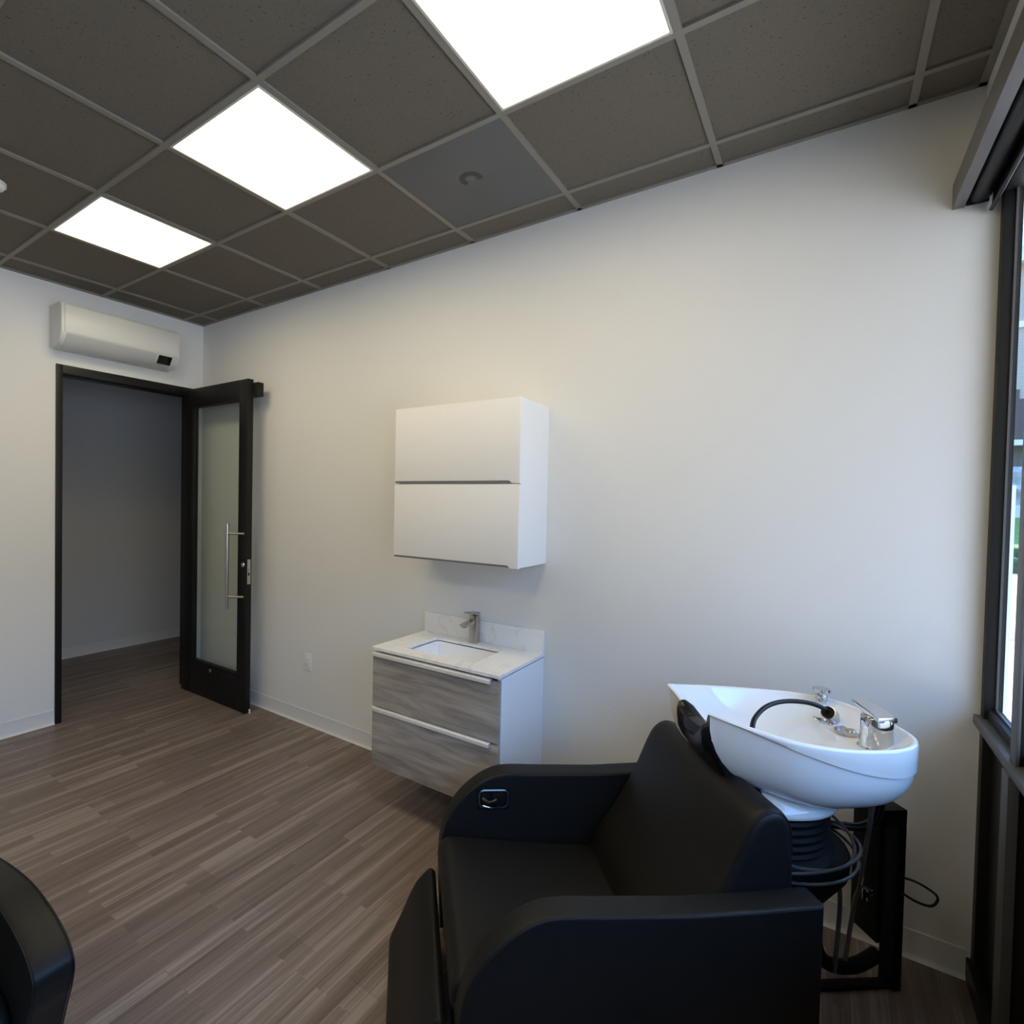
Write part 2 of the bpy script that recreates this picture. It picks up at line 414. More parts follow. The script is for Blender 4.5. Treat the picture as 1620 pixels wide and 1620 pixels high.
boxes('glazing_bead', [(D((0.140, -0.160, 0.262)), D((0.150, yb, 2.325))), (D((0.762, -0.160, 0.262)), D((0.768, yb, 2.325))),
                       (D((0.140, -0.157, 2.305)), D((0.768, yb, 2.325))), (D((0.140, -0.157, 0.262)), D((0.768, yb, 0.276)))], M['black'], d, 0.001)
dbox('glass_pane', (0.15, -0.145, 0.276), (0.762, -0.139, 2.305), M['doorglass'], 0)
def pull(side):
    y0 = yf if side < 0 else yb; yy = y0 + side*0.068
    bm = bmesh.new(); xb = 0.738; xr = 0.846
    add_tube(bm, [(xb, yy, 0.771), (xb, yy, 1.401)], 0.0125, 16)
    for z in (0.862, 1.328): add_tube(bm, [(xb, yy, z), (xr, y0, z)], 0.0085, 12)
    bmesh.ops.translate(bm, verts=bm.verts, vec=(0, 0.1425, 0))
    return from_bm('pull_handle', bm, M['steel'], d)
pull(-1); pull(1)
bm = bmesh.new(); add_lathe(bm, [(0.0, 0), (0.016, 0), (0.018, 0.003), (0.015, 0.010), (0.008, 0.012), (0, 0.012)], seg=24)
bmesh.ops.rotate(bm, verts=bm.verts, matrix=Matrix.Rotation(PI/2, 3, 'X')); bmesh.ops.translate(bm, verts=bm.verts, vec=D((0.838, yf, 1.100)))
from_bm('lock_cylinder', bm, M['steel'], d)
dbox('latch_plate', (L1-0.001, -0.156, 0.958), (L1+0.002, -0.130, 1.140), M['steel'], 0.0005)
boxes('latch_bolt', [(D((L1, -0.149, 1.02)), D((L1+0.004, -0.139, 1.045))), (D((L1, -0.146, 1.06)), D((L1+0.003, -0.141, 1.068)))], M['black'], d)
dbox('door_closer', (0.60, yb, 2.338), (0.925, -0.070, 2.436), M['black'], 0.003)
dbox('closer_arm', (0.655, -0.106, 2.300), (0.760, -0.090, 2.322), M['steel'], 0.002)
bm = bmesh.new(); add_lathe(bm, [(0, 0), (0.014, 0), (0.015, 0.004), (0.010, 0.008), (0, 0.009)], seg=20)
bmesh.ops.rotate(bm, verts=bm.verts, matrix=Matrix.Rotation(PI/2, 3, 'X')); bmesh.ops.translate(bm, verts=bm.verts, vec=D((0.427, yf, 0.236)))
from_bm('rail_knob', bm, M['steel'], d)
lathe('floor_pin', [(0.0, 0.001), (0.006, 0.001), (0.006, 0.03), (0, 0.03)], M['white'], d, 0.884, 0.012)

# ------------------------------------------------------------------ storefront window wall
def win(n, y0, y1, door=False):
    f = bpy.data.objects.new('window_%d' % n, None); C.objects.link(f); structure(f); f.location = (XR+0.04, (y0+y1)/2, 0.9)
    def Q(p): return (p[0]-XR-0.04, p[1]-(y0+y1)/2, p[2]-0.9)
    xa, xb = XR, XR+0.044
    boxes('window_frame', [(Q((xa, y1-0.045, 0.0)), Q((xb, y1, 2.70))), (Q((xa, y0, 2.64)), Q((xb, y1-0.045, 2.70))),
                           (Q((xa+0.01, y0, 0.905)), Q((xb, y1-0.045, 0.945)))], M['mullion'], f, 0.001)
    boxes('glazing_bead', [(Q((xa+0.026, y1-0.052, 0.945)), Q((xa+0.032, y1-0.045, 2.64))), (Q((xa+0.026, y0, 0.945)), Q((xa+0.032, y1-0.045, 0.951)))], M['grey'], f)
    box('glass_pane', Q((xa+0.032, y0, 0.945)), Q((xa+0.038, y1-0.045, 2.64)), M['glass'], f)
    boxes('spandrel_panel', [(Q((xa+0.025, y0, 0.075)), Q((xa+0.04, y1-0.0445, 0.905)))], M['black'], f)
    boxes('bottom_rail', [(Q((xa-0.012, y0, 0.0)), Q((xb, y1, 0.075)))], M['black'], f, 0.002)
    return f
edges = [0.0, -0.40, -1.70, -3.0, -4.3, -5.6, YB]
for i in range(len(edges)-1): win(i+1, edges[i+1], edges[i])
structure(boxes('trim_2', [((XR-0.018, -0.62, 0.883), (XR+0.05, 0.0, 0.913))], M['grey'], bev=0.002))   # window stool
structure(boxes('trim_3', [((XR-0.022, -0.462, 0.0), (XR, -0.395, 0.883)), ((XR-0.008, -0.455, 0.913), (XR, -0.398, 2.66))], M['grey'], bev=0.0015))
# roller shade in its cassette
rs = thing('roller_shade', 'dark grey roller shade cassette running along the top of the window wall', 'window shade', (4.68, -1.8, 2.6))
def R_(p): return (p[0]-4.68, p[1]+1.8, p[2]-2.6)
prism('fascia', [(a-4.68, b-2.6) for a, b in ((4.625, 2.632), (4.625, 2.716), (4.700, 2.716), (4.700, 2.712), (4.629, 2.712), (4.629, 2.636), (4.655, 2.636), (4.655, 2.632))], 1, -3.6+1.8, -0.001+1.8, M['fascia'], rs)
tube('roller_tube', [R_((4.690, -3.55, 2.668)), R_((4.690, -0.012, 2.668))], 0.034, M['black'], rs, 24)
box('end_bracket', R_((4.66, -0.010, 2.634)), R_((4.715, -0.002, 2.712)), M['black'], rs, 0.001)
prism('fabric', [(a-4.68, b-2.6) for a, b in ((4.718, 2.60), (4.7195, 2.60), (4.7240, 2.668), (4.7225, 2.668))], 1, -3.5+1.8, -0.02+1.8, M['blackm'], rs)
tube('hem_bar', [R_((4.7188, -3.5, 2.600)), R_((4.7188, -0.02, 2.600))], 0.006, M['black'], rs, 10)

# ------------------------------------------------------------------ ceiling fixtures
def light_panel(k, r, label, first=None):
    cx, cy = GX+(k+0.5)*G, GY-(r+0.5)*G
    if first is not None:
        c = copy_tree(first); c.location = (cx, cy, H); c['label'] = label; return c
    t = thing('ceiling_light', label, 'ceiling light', (cx, cy, H), 0, 'square LED panels in the ceiling grid')
    a = 0.292
    boxes('light_frame', [((-a, -a, -0.003), (-a+0.009, a, 0.007)), ((a-0.009, -a, -0.003), (a, a, 0.007)),
                          ((-a+0.009, -a, -0.003), (a-0.009, -a+0.009, 0.007)), ((-a+0.009, a-0.009, -0.003), (a-0.009, a, 0.007))], M['lightframe'], t, 0.0008)
    bm = bmesh.new(); s = a-0.009; add_box(bm, (-s, -s, 0.0005), (s, s, 0.004))
    from_bm('diffuser', bm, M['panel'], t, smooth=False)
    return t
lp = light_panel(0, 1, 'lit square ceiling light above the door, farthest of the three panels')
light_panel(2, 1, 'lit square ceiling light in the middle of the three panels, between two others', lp)
light_panel(4, 1, 'largest lit square ceiling light, cut off by the top of the photo', lp)
for k in (0, 2, 4):  # unseen extra row of panels, added for more light in the room
    for r in (5,): light_panel(k, r, 'extra lit square ceiling light added behind the camera to brighten the room', lp)
t = thing('ceiling_diffuser', 'smooth dark grey square air diffuser panel beside the largest ceiling light', 'air vent', (GX+3.5*G, GY-0.5*G, H))
box('face_panel', (-0.292, -0.292, 0.000), (0.292, 0.292, 0.006), mat('diffuser_face', (0.100, 0.100, 0.10), 0.5, noise=0.12, nscale=3), t, 0.001)
lathe('hub', [(0.0, -0.001), (0.018, -0.001), (0.019, 0.001)], mat('hub_grey', (0.12, 0.12, 0.122), 0.5), t, -0.0, -0.03, 24)
bm = bmesh.new()
for k in range(26):
    a0, a1 = PI*(0.80+1.40*k/26), PI*(0.80+1.40*(k+1)/26)
    q = [(cos(a)*rr, -0.03+sin(a)*rr, -0.0006) for a, rr in ((a0, .026), (a1, .026), (a1, .052), (a0, .052))]
    bm.faces.new([bm.verts.new(p) for p in q])
bmesh.ops.remove_doubles(bm, verts=bm.verts, dist=1e-5)
bmesh.ops.solidify(bm, geom=bm.faces[:], thickness=0.0012)
from_bm('damper_ring', bm, mat('ring_grey', (0.045, 0.045, 0.047), 0.6), t, smooth=False)
t = thing('smoke_detector', 'small round white detector on the ceiling at the left edge', 'smoke detector', (1.135, -1.715, H))
lathe('cover', [(0.0, -0.028), (0.03, -0.028), (0.044, -0.020), (0.050, -0.006)], M['white'], t)
lathe('base', [(0.0, -0.006), (0.055, -0.006), (0.055, 0.007), (0, 0.007)], M['white'], t)

# ------------------------------------------------------------------ air conditioner
ac = thing('air_conditioner', 'white wall-mounted mini split air conditioner above the doorway', 'air conditioner', (0, -0.71, 2.575))
prof = [(0.0, 0.012), (0.0, 0.290), (0.150, 0.290), (0.185, 0.283), (0.199, 0.262), (0.203, 0.10), (0.198, 0.075), (0.16, 0.028), (0.11, 0.006), (0.02, 0.0)]
def yl(y): return y+0.71
prism('housing', prof, 1, yl(-1.108), yl(-0.313), M['acwhite'], ac, 0.010, 3)
prism('front_panel', [(0.1995, 0.275), (0.207, 0.265), (0.2105, 0.10), (0.205, 0.088), (0.197, 0.088)], 1, yl(-1.088), yl(-0.318), M['acwhite'], ac, 0.002)
prism('air_flap', [(0.2035, 0.084), (0.206, 0.080), (0.166, 0.026), (0.115, -0.001), (0.112, 0.003), (0.16, 0.030)], 1, yl(-1.075), yl(-0.485), M['acgrey'], ac, 0.001)
prism('display_window', [(0.2035, 0.078), (0.2062, 0.076), (0.166, 0.020), (0.163, 0.021)], 1, yl(-0.470), yl(-0.370), mat('display_black', (0.008, 0.008, 0.009), 0.15), ac, 0.001)
prism('end_cap', [(0.2035, 0.084), (0.2055, 0.081), (0.169, 0.027), (0.120, 0.001), (0.116, 0.005), (0.16, 0.030)], 1, yl(-0.366), yl(-0.318), M['acwhite'], ac, 0.001)

# ------------------------------------------------------------------ wall cabinet
wc = thing('wall_cabinet', 'white two-door cabinet hung on the long wall above the sink', 'cabinet', (2.78, 0, 1.29))
def W_(p): return (p[0]-2.78, p[1], p[2]-1.29)
FY = -0.312
boxes('body', [(W_((2.407, -0.292, 1.292)), W_((2.423, -0.001, 2.083))), (W_((3.137, -0.292, 1.292)), W_((3.153, -0.001, 2.083))),
               (W_((2.423, -0.292, 2.067)), W_((3.137, -0.001, 2.083))), (W_((2.423, -0.292, 1.300)), W_((3.137, -0.001, 1.316))),
               (W_((2.423, -0.012, 1.316)), W_((3.137, -0.001, 2.067))), (W_((2.423, -0.288, 1.675)), W_((3.137, -0.20, 1.695)))], M['white'], wc)
def lift_door(z0, z1):
    e = 3.108-2.78; l, r = 2.405-2.78, 3.155-2.78; a, b = z0-1.29, z1-1.29
    o = prism('door', [(l, b), (l, a+0.0125), (e-0.012, a+0.0125), (e-0.004, a+0.009), (e+0.004, a+0.002), (e+0.012, a), (r, a), (r, b)], 1, FY, -0.294, M['white'], wc, 0.0012)
    box('handle', (l+0.002, -0.309, a+0.003), (e-0.006, -0.296, a+0.0125), M['gap'], o)  # grey lip; its tone also paints the shade inside the recess
    return o
lift_door(1.687, 2.085); lift_door(1.290, 1.683)

# ------------------------------------------------------------------ vanity with sink
vn = thing('vanity_cabinet', 'wall-hung sink cabinet with two grey wood drawers and white sides', 'cabinet', (2.78, 0, 0.21))
def V_(p): return (p[0]-2.78, p[1], p[2]-0.21)
boxes('body', [(V_((2.405, -0.440, 0.214)), V_((2.423, -0.001, 0.811))), (V_((3.137, -0.440, 0.214)), V_((3.155, -0.001, 0.811))),
               (V_((2.423, -0.440, 0.220)), V_((3.137, -0.001, 0.236))), (V_((2.423, -0.02, 0.236)), V_((3.137, -0.001, 0.811))),
               (V_((2.423, -0.438, 0.51)), V_((3.137, -0.40, 0.55)))], M['whiteg'], vn)
for z0, z1 in ((0.528, 0.808), (0.214, 0.522)):
    o = box('drawer', V_((2.405, -0.461, z0)), V_((3.153, -0.442, z1-0.006)), M['wood'], vn, 0.0008)
    prism('handle', [(-0.462, z1-0.21-0.022), (-0.458, z1-0.21-0.020), (-0.458, z1-0.21-0.004), (-0.445, z1-0.21-0.003), (-0.445, z1-0.21), (-0.468, z1-0.21), (-0.474, z1-0.21-0.004), (-0.476, z1-0.21-0.018), (-0.472, z1-0.21-0.021)], 0, 2.408-2.78, 3.112-2.78, M['alu'], o, 0.0008)
ct = thing('countertop', 'white veined quartz counter with backsplash and sunken sink', 'countertop', (2.78, 0, 0.812))
def T_(p): return (p[0]-2.78, p[1], p[2]-0.812)
def rrect(x0, y0, x1, y1, r, k=5):
    out = []
    for cx, cy, a in ((x1-r, y1-r, 0), (x0+r, y1-r, PI/2), (x0+r, y0+r, PI), (x1-r, y0+r, 3*PI/2)):
        for j in range(k+1): out.append((cx+r*cos(a+PI/2*j/k), cy+r*sin(a+PI/2*j/k)))
    return out
SX0, SX1, SY0, SY1 = 2.548-2.78, 2.967-2.78, -0.372, -0.092
bm = bmesh.new()
inner = rrect(SX0, SY0, SX1, SY1, 0.016); outer_rect = (2.400-2.78, -0.466, 3.158-2.78, -0.001)
def outer_pt(i, n):
    p = inner[i]; q = n//4
    c = i // q
    return p
def slab(bm, ztop, zbot):
    x0, y0, x1, y1 = outer_rect; n = len(inner); k = n//4
    corners = [(x1, y1), (x0, y1), (x0, y0), (x1, y0)]
    for z, flip in ((ztop, False), (zbot, True)):
        iv = [bm.verts.new((p[0], p[1], z)) for p in inner]; ov = [bm.verts.new((c[0], c[1], z)) for c in corners]
        for c in range(4):
            for j in range(k-1): bm.faces.new((ov[c], iv[c*k+j], iv[c*k+j+1]))
            a = iv[c*k+k-1]; b2 = iv[(c*k+k) % n]
            bm.faces.new((ov[c], a, b2, ov[(c+1) % 4]))
        if not flip: ti, to = iv, ov
        else:
            for i in range(n): bm.faces.new((ti[i], ti[(i+1) % n], iv[(i+1) % n], iv[i]))
            for i in range(4): bm.faces.new((to[i], to[(i+1) % 4], ov[(i+1) % 4], ov[i]))
slab(bm, 0.0215, 0.0065)
from_bm('slab', bm, M['marble'], ct, True, 30)
box('backsplash', T_((2.405, -0.021, 0.8335)), T_((3.157, -0.001, 0.946)), M['marble'], ct, 0.001)
bm = bmesh.new(); rings = []
for ins, z, rr in ((0.0, 0.0005, .016), (0.004, -0.004, .018), (0.012, -0.05, .022), (0.030, -0.118, .03), (0.055, -0.130, .03)):
    rings.append([bm.verts.new((p[0], p[1], z)) for p in rrect(SX0-0.003+ins, SY0-0.003+ins, SX1+0.003-ins*1.6, SY1+0.003-ins, rr)])
for i in range(len(rings)-1):
    n = len(rings[i])
    for k in range(n): bm.faces.new((rings[i][k], rings[i][(k+1) % n], rings[i+1][(k+1) % n], rings[i+1][k]))
bm.faces.new(rings[-1])
bmesh.ops.recalc_face_normals(bm, faces=bm.faces)
bmesh.ops.solidify(bm, geom=bm.faces[:], thickness=-0.006)
from_bm('sink_bowl', bm, M['sink'], ct, True, 40, fix=False)
lathe('sink_drain', [(0, -0.128), (0.02, -0.128), (0.022, -0.1295), (0.022, -0.131)], M['nickel'], ct, -0.03, -0.22, 20)
fc = thing('sink_faucet', 'square brushed nickel faucet standing behind the small sink', 'faucet', (2.772, -0.058, 0.8335))
box('body', (-0.022, -0.020, 0), (0.022, 0.022, 0.150), M['nickel'], fc, 0.002)
prism('spout', [(-0.018, 0.106), (-0.118, 0.106), (-0.120, 0.118), (-0.018, 0.130)], 0, -0.018, 0.018, M['nickel'], fc, 0.0015)
box('aerator', (-0.012, -0.112, 0.099), (0.012, -0.090, 0.108), M['nickel'], fc, 0.001)
prism('lever', [(0.022, 0.153), (0.022, 0.166), (-0.075, 0.176), (-0.075, 0.171)], 0, -0.022, 0.022, M['nickel'], fc, 0.001)

# ------------------------------------------------------------------ outlet
ol = thing('wall_outlet', 'white electrical outlet low on the wall left of the sink cabinet', 'outlet', (1.371, 0, 0.448))
box('plate', (-0.038, -0.006, -0.060), (0.038, -0.0003, 0.060), M['socket'], ol, 0.002)
box('receptacle', (-0.017, -0.0085, -0.034), (0.017, -0.005, 0.034), M['socket'], ol, 0.001)
for sb in [((-0.008, -0.0088, 0.012), (-0.006, -0.0084, 0.022)), ((0.006, -0.0088, 0.012), (0.008, -0.0084, 0.022)),
                ((-0.008, -0.0088, -0.022), (-0.006, -0.0084, -0.012)), ((0.006, -0.0088, -0.022), (0.008, -0.0084, -0.012))]: box('slot', sb[0], sb[1], M['black'], ol)

# ------------------------------------------------------------------ shampoo chair with basin (local x = towards the basin)
sc_ = thing('shampoo_chair', 'black vinyl shampoo chair with white ceramic wash basin behind its backrest', 'shampoo chair', (3.9614, -0.7129, 0), math.radians(39))
front = catmull([(-0.40, 0.600), (-0.50, 0.602), (-0.56, 0.590), (-0.62, 0.556), (-0.68, 0.498), (-0.722, 0.425), (-0.743, 0.345), (-0.747, 0.25), (-0.745, 0.15)], 5)
armp = [(0.165, 0.03), (0.168, 0.612), (0.0, 0.604), (-0.16, 0.598)] + front + [(-0.740, 0.03)]
def arm(side):
    o = cushion('armrest', armp, 0.303 if side > 0 else -0.378, 0.385 if side > 0 else -0.303, 0.010, M['vinyl'], sc_, rows=3)
    line = [(0.160, 0.607), (0.0, 0.598), (-0.16, 0.592)] + [(a*0.992, b-0.004) for a, b in front]
    for y in ((0.3045, 0.3835) if side > 0 else (-0.3045, -0.3765)):
        tube('piping', [(a, y, b) for a, b in line], 0.0022, M['pipe'], o, 6)
    return o
arm(-1); far = arm(1)
# recline lever recess on the inner face of the far arm
rc = box('lever_plate', (-0.612, 0.2985, 0.474), (-0.492, 0.3045, 0.552), M['blackm'], sc_, 0.002)
bm = bmesh.new()
pl = rrect(-0.612, 0.474, -0.492, 0.552, 0.022, 6)
n = len(pl); A = [bm.verts.new((p[0], 0.3005, p[1])) for p in pl]; pi_ = rrect(-0.604, 0.482, -0.500, 0.544, 0.018, 6)
B = [bm.verts.new((p[0], 0.2965, p[1])) for p in pi_]; Cc = [bm.verts.new((p[0], 0.3005, p[1])) for p in rrect(-0.600, 0.486, -0.504, 0.540, 0.016, 6)]
for i in range(n):
    bm.faces.new((A[i], A[(i+1) % n], B[(i+1) % n], B[i])); bm.faces.new((B[i], B[(i+1) % n], Cc[(i+1) % n], Cc[i]))
from_bm('lever_rim', bm, mat('dark_chrome', (0.12, 0.12, 0.12), 0.2, metal=0.8), rc)
bm = bmesh.new(); add_tube(bm, catmull([(-0.595, 0.292, 0.520), (-0.575, 0.284, 0.510), (-0.558, 0.283, 0.512), (-0.545, 0.288, 0.516)], 5), 0.006, 10)
add_tube(bm, catmull([(-0.592, 0.295, 0.492), (-0.570, 0.290, 0.488), (-0.545, 0.290, 0.487), (-0.538, 0.293, 0.496)], 5), 0.0035, 8)
from_bm('lever', bm, M['chrome'], rc)
box('lever_cover', (-0.560, 0.286, 0.495), (-0.512, 0.300, 0.535), M['blackm'], rc, 0.003)
# seat
seatp = catmull([(-0.16, 0.342), (-0.40, 0.358), (-0.60, 0.377), (-0.700, 0.386), (-0.735, 0.376), (-0.752, 0.350), (-0.755, 0.318), (-0.748, 0.296)], 5) + [(-0.735, 0.285), (-0.16, 0.26)]
def seat_bulge(x, z, t):
    if z < 0.32: return (0, 0)
    k = 4*t*(1-t); return (0, -0.010*k*math.exp(-((x+0.42)/0.2)**2) + 0.004*k)
cushion('seat', seatp, -0.300, 0.300, 0.018, M['vinyl'], sc_, seat_bulge)
# seat base below cushion
box('seat_base', (-0.725, -0.299, 0.02), (0.12, 0.299, 0.262), M['blackm'], sc_)
# footrest flap
fp = catmull([(-0.762, 0.262), (-0.778, 0.276), (-0.800, 0.262), (-0.838, 0.214), (-0.884, 0.110), (-0.920, 0.030), (-0.918, 0.010), (-0.895, 0.006)], 5) + [(-0.845, 0.03), (-0.775, 0.22)]
cushion('footrest', fp, -0.295, 0.290, 0.016, M['vinyl'], sc_)
# backrest
bp_ = catmull([(-0.215, 0.300), (-0.190, 0.352), (-0.160, 0.425), (-0.100, 0.512), (-0.034, 0.630), (0.012, 0.738), (0.040, 0.785), (0.078, 0.806), (0.115, 0.798), (0.138, 0.765), (0.146, 0.70), (0.150, 0.605)], 6) + [(0.155, 0.40), (0.155, 0.30)]
def back_bulge(x, z, t):
    k = (4*t*(1-t)); f = max(0.0, 1-((z-0.55)/0.27)**2) if z < 0.82 else 0
    frontness = 1.0 if x < (z-0.55)*0.55+0.03 else 0.0
    top = max(0.0, (z-0.74)/0.06) if z > 0.74 else 0
    return (-0.022*k*f*frontness, 0.006*k*top)
bk = cushion('backrest', bp_, -0.301, 0.301, 0.026, M['vinyl'], sc_, back_bulge, rows=16, seg=6)
for y in (-0.2925, 0.2925): tube('piping', [(a, y, b) for a, b in offset_poly(bp_, 0.006)[12:62]], 0.0024, M['pipe'], bk, 6)

# ---- ceramic basin
RIM = [(0, .125, 1.0), (.05, .16, .987), (.12, .20, .971), (.2, .235, .957), (.3, .252, .946), (.4, .25, .939), (.5, .235, .935), (.58, .195, .933), (.625, .14, .933), (.645, .06, .933), (.65, 0, .933)]
half = catmull(RIM, 5)
notch = catmull([(0, .125, 1.0), (0.010, .105, .987), (0.022, .08, .966), (.036, .052, .938), (.050, 0.02, .912), (.053, 0, .908)], 4)
# ordered ring: front centre -> far side -> rear centre -> near side
ring0 = list(reversed(notch))[:-1] + half[:-1]
ring0 = [(a, b, c) for a, b, c in ring0] + [(a, -b, c) for a, b, c in reversed(half[1:])] + [(a, -b, c) for a, b, c in notch[:-1]]
NR = len(ring0)
is_notch = []
nn = len(notch)-1
for i in range(NR): is_notch.append(1.0 if (i < nn or i >= NR-nn+1) else 0.0)
CX = 0.40
def inward(p, d):
    i = p
    a = Vector(ring0[(i-1) % NR][:2]); b = Vector(ring0[(i+1) % NR][:2]); t = b-a
    nrm = Vector((t.y, -t.x)); 
    if nrm.length < 1e-6: nrm = Vector((1, 0))
    nrm.normalize()
    if nrm.dot(Vector((CX, 0))-Vector(ring0[i][:2])) < 0: nrm = -nrm
    return (ring0[i][0]+nrm.x*d, ring0[i][1]+nrm.y*d)
nrm_in = [Vector(inward(i, 1.0)) - Vector(ring0[i][:2]) for i in range(NR)]
for _ in range(4):
    nrm_in = [(nrm_in[i-1]+nrm_in[i]*2+nrm_in[(i+1) % NR]).normalized() for i in range(NR)]
def smooth(t): t = max(0, min(1, t)); return t*t*(3-2*t)
def ring_at(f): return [f(i, *ring0[i]) for i in range(NR)]
rings = []
def skirt_h(x): return 0.012 + 0.072*smooth((x-0.03)/0.50)
def bott(i):
    a = 2*PI*i/NR       # 0 at front, PI rear
    return (0.355-0.185*cos(a), 0.120*sin(a))
ang = []                # map ring index to angle around the basin
for i in range(NR):
    x, y, z = ring0[i]; ang.append(math.atan2(y/0.25, -(x-0.33)/0.33))
def bott(i, rx, ry, cx=0.355): return (cx-rx*cos(ang[i]), ry*sin(ang[i]))
# outside: bottom up
def hull(u):
    def f(i, x, y, z):
        zs = z - skirt_h(x) - 0.002
        X0, Y0 = x+nrm_in[i].x*0.007, y+nrm_in[i].y*0.007
        bx, by = bott(i, 0.185, 0.125)
        zb = 0.728 + 0.03*smooth((0.30-x)/0.3)
        w_ = 1-cos(u*PI/2); k = w_**1.15
        return (X0+(bx-X0)*k, Y0+(by-Y0)*k, zs+(zb-zs)*sin(u*PI/2)**1.0)
    return f
OUT = [ring_at(hull(1-j/10)) for j in range(0, 11)]
OUT.append(ring_at(lambda i, x, y, z: (x+nrm_in[i].x*0.007, y+nrm_in[i].y*0.007, z-skirt_h(x)+0.0005)))
OUT.append(ring_at(lambda i, x, y, z: (x+nrm_in[i].x*0.001, y+nrm_in[i].y*0.001, z-skirt_h(x)+0.003)))
OUT.append(ring_at(lambda i, x, y, z: (x, y, z-0.6*skirt_h(x))))
OUT.append(ring_at(lambda i, x, y, z: (x, y, z-0.008)))
OUT.append(ring_at(lambda i, x, y, z: (x+nrm_in[i].x*0.003, y+nrm_in[i].y*0.003, z-0.002)))
OUT.append(ring_at(lambda i, x, y, z: (x+nrm_in[i].x*0.008, y+nrm_in[i].y*0.008, z)))
OUT.append(ring_at(lambda i, x, y, z: (x+nrm_in[i].x*0.014, y+nrm_in[i].y*0.014, z-0.002)))
OUT.append(ring_at(lambda i, x, y, z: (x+nrm_in[i].x*0.018, y+nrm_in[i].y*0.018, z-0.008)))
def zin(x): return 0.872 - 0.045*math.exp(-((x-0.25)/0.14)**2)
def bowl(r):
    def f(i, x, y, z):
        X, Y = x+nrm_in[i].x*0.018, y+nrm_in[i].y*0.018
        X = CX+(X-CX)*r; Y = Y*r
        zr = z-0.008; k = r**4.0 if not is_notch[i] else r**3
        return (X, Y, min(zr, zin(X)+(zr-zin(X))*k) if zr > zin(X) else zr)
    return f
for r in (0.97, 0.94, 0.90, 0.85, 0.78, 0.70, 0.6, 0.48, 0.35, 0.2, 0.08): OUT.append(ring_at(bowl(r)))
bm = bmesh.new(); vr = [[bm.verts.new(p) for p in rg] for rg in OUT]
for i in range(len(vr)-1):
    for k in range(NR): bm.faces.new((vr[i][k], vr[i][(k+1) % NR], vr[i+1][(k+1) % NR], vr[i+1][k]))
bm.faces.new(vr[0]); bm.faces.new(vr[-1])
bs = from_bm('basin', bm, M['ceramic'], sc_, True, 60)
lathe('basin_collar', [(0.78, 0.765), (0.86, 0.742), (0.94, 0.724), (0.995, 0.712), (1.0, 0.705), (0.985, 0.699), (0.90, 0.697)], M['ceramic'], bs, 0.268, 0, 48, 0.205, 0.170)
# strainer on the drain
lathe('strainer', [(0.0, 0.888), (0.012, 0.888), (0.014, 0.884), (0.036, 0.885), (0.044, 0.882), (0.044, 0.876)], M['nickel'], bs, 0.555, 0.008, 32)
# mixer lever tap (near side)
bm = bmesh.new()
add_lathe(bm, [(0.047, 0.868), (0.047, 0.876), (0.042, 0.880), (0.040, 0.93), (0.040, 0.968), (0.036, 0.974), (0, 0.975)], 0.549, -0.092, 32)
from_bm('tap_body', bm, M['chrome'], bs)
prism('tap_lever', [(-0.130, 0.966), (-0.128, 0.980), (-0.09, 0.990), (-0.035, 1.002), (-0.022, 1.000), (-0.04, 0.992), (-0.085, 0.970)], 0, 0.520, 0.580, M['chrome'], bs, 0.003)
# shower hose holder and valve knob (far side)
prism('hose_holder_plate', rrect(0.515, 0.060, 0.600, 0.175, 0.03, 6), 2, 0.870, 0.884, M['chrome'], bs, 0.004)
bm = bmesh.new(); add_tube(bm, [(0.560, 0.085, 0.882), (0.548, 0.080, 0.905), (0.530, 0.074, 0.918)], 0.021, 20, radii=[0.020, 0.022, 0.023])
from_bm('hose_socket', bm, M['chrome'], bs)
bm = bmesh.new(); add_tube(bm, [(0.536, 0.0765, 0.913), (0.5275, 0.0731, 0.9195)], 0.0195, 20)
from_bm('socket_grommet', bm, M['blackm'], bs)
bm = bmesh.new(); add_lathe(bm, [(0.020, 0.880), (0.020, 0.900), (0.015, 0.908), (0.015, 0.925), (0.018, 0.930), (0.018, 0.944), (0.014, 0.948), (0.024, 0.955), (0.027, 0.962), (0.027, 0.968), (0, 0.972)], 0.575, 0.160, 20)
add_tube(bm, [(0.575, 0.160, 0.918), (0.552, 0.150, 0.918)], 0.011, 12)
from_bm('valve_knob', bm, M['chrome'], bs)
tube('spray_hose', catmull([(0.552, 0.083, 0.900), (0.520, 0.076, 0.928), (0.46, 0.074, 0.950), (0.38, 0.075, 0.955), (0.30, 0.050, 0.948), (0.235, 0.012, 0.925), (0.205, -0.02, 0.898), (0.185, -0.05, 0.870), (0.175, -0.075, 0.858)], 6), 0.0075, M['rubber'], bs, 12)
# neck rest
pad = []
PC = [(0.024, .060, .962), (.034, .040, .944), (.043, .015, .926), (.045, -.015, .918), (.042, -.045, .922), (.034, -.075, .936), (.026, -.104, .955), (.022, -.122, .962)]
PCs = catmull(PC, 4)
bm = bmesh.new(); prv = None; sect = [(-0.020, -0.080), (-0.032, -0.055), (-0.036, -0.020), (-0.028, 0.000), (-0.010, 0.010), (0.010, 0.010), (0.020, 0.003), (0.018, -0.012), (0.010, -0.050), (0.002, -0.080)]
allr = []
for j, (x, y, z) in enumerate(PCs):
    e = min(1.0, min(j, len(PCs)-1-j)/3.0); e = 0.55+0.45*e
    c = Vector((x, y, z)); ring = []
    # local vertical leans outward along the notch so the pad hugs it
    fwd = Vector((1, 0, 0)); up = Vector((0, 0, 1))
    for a, b in sect: ring.append(bm.verts.new(c + fwd*(a*e) + up*(b*e)))
    allr.append(ring)
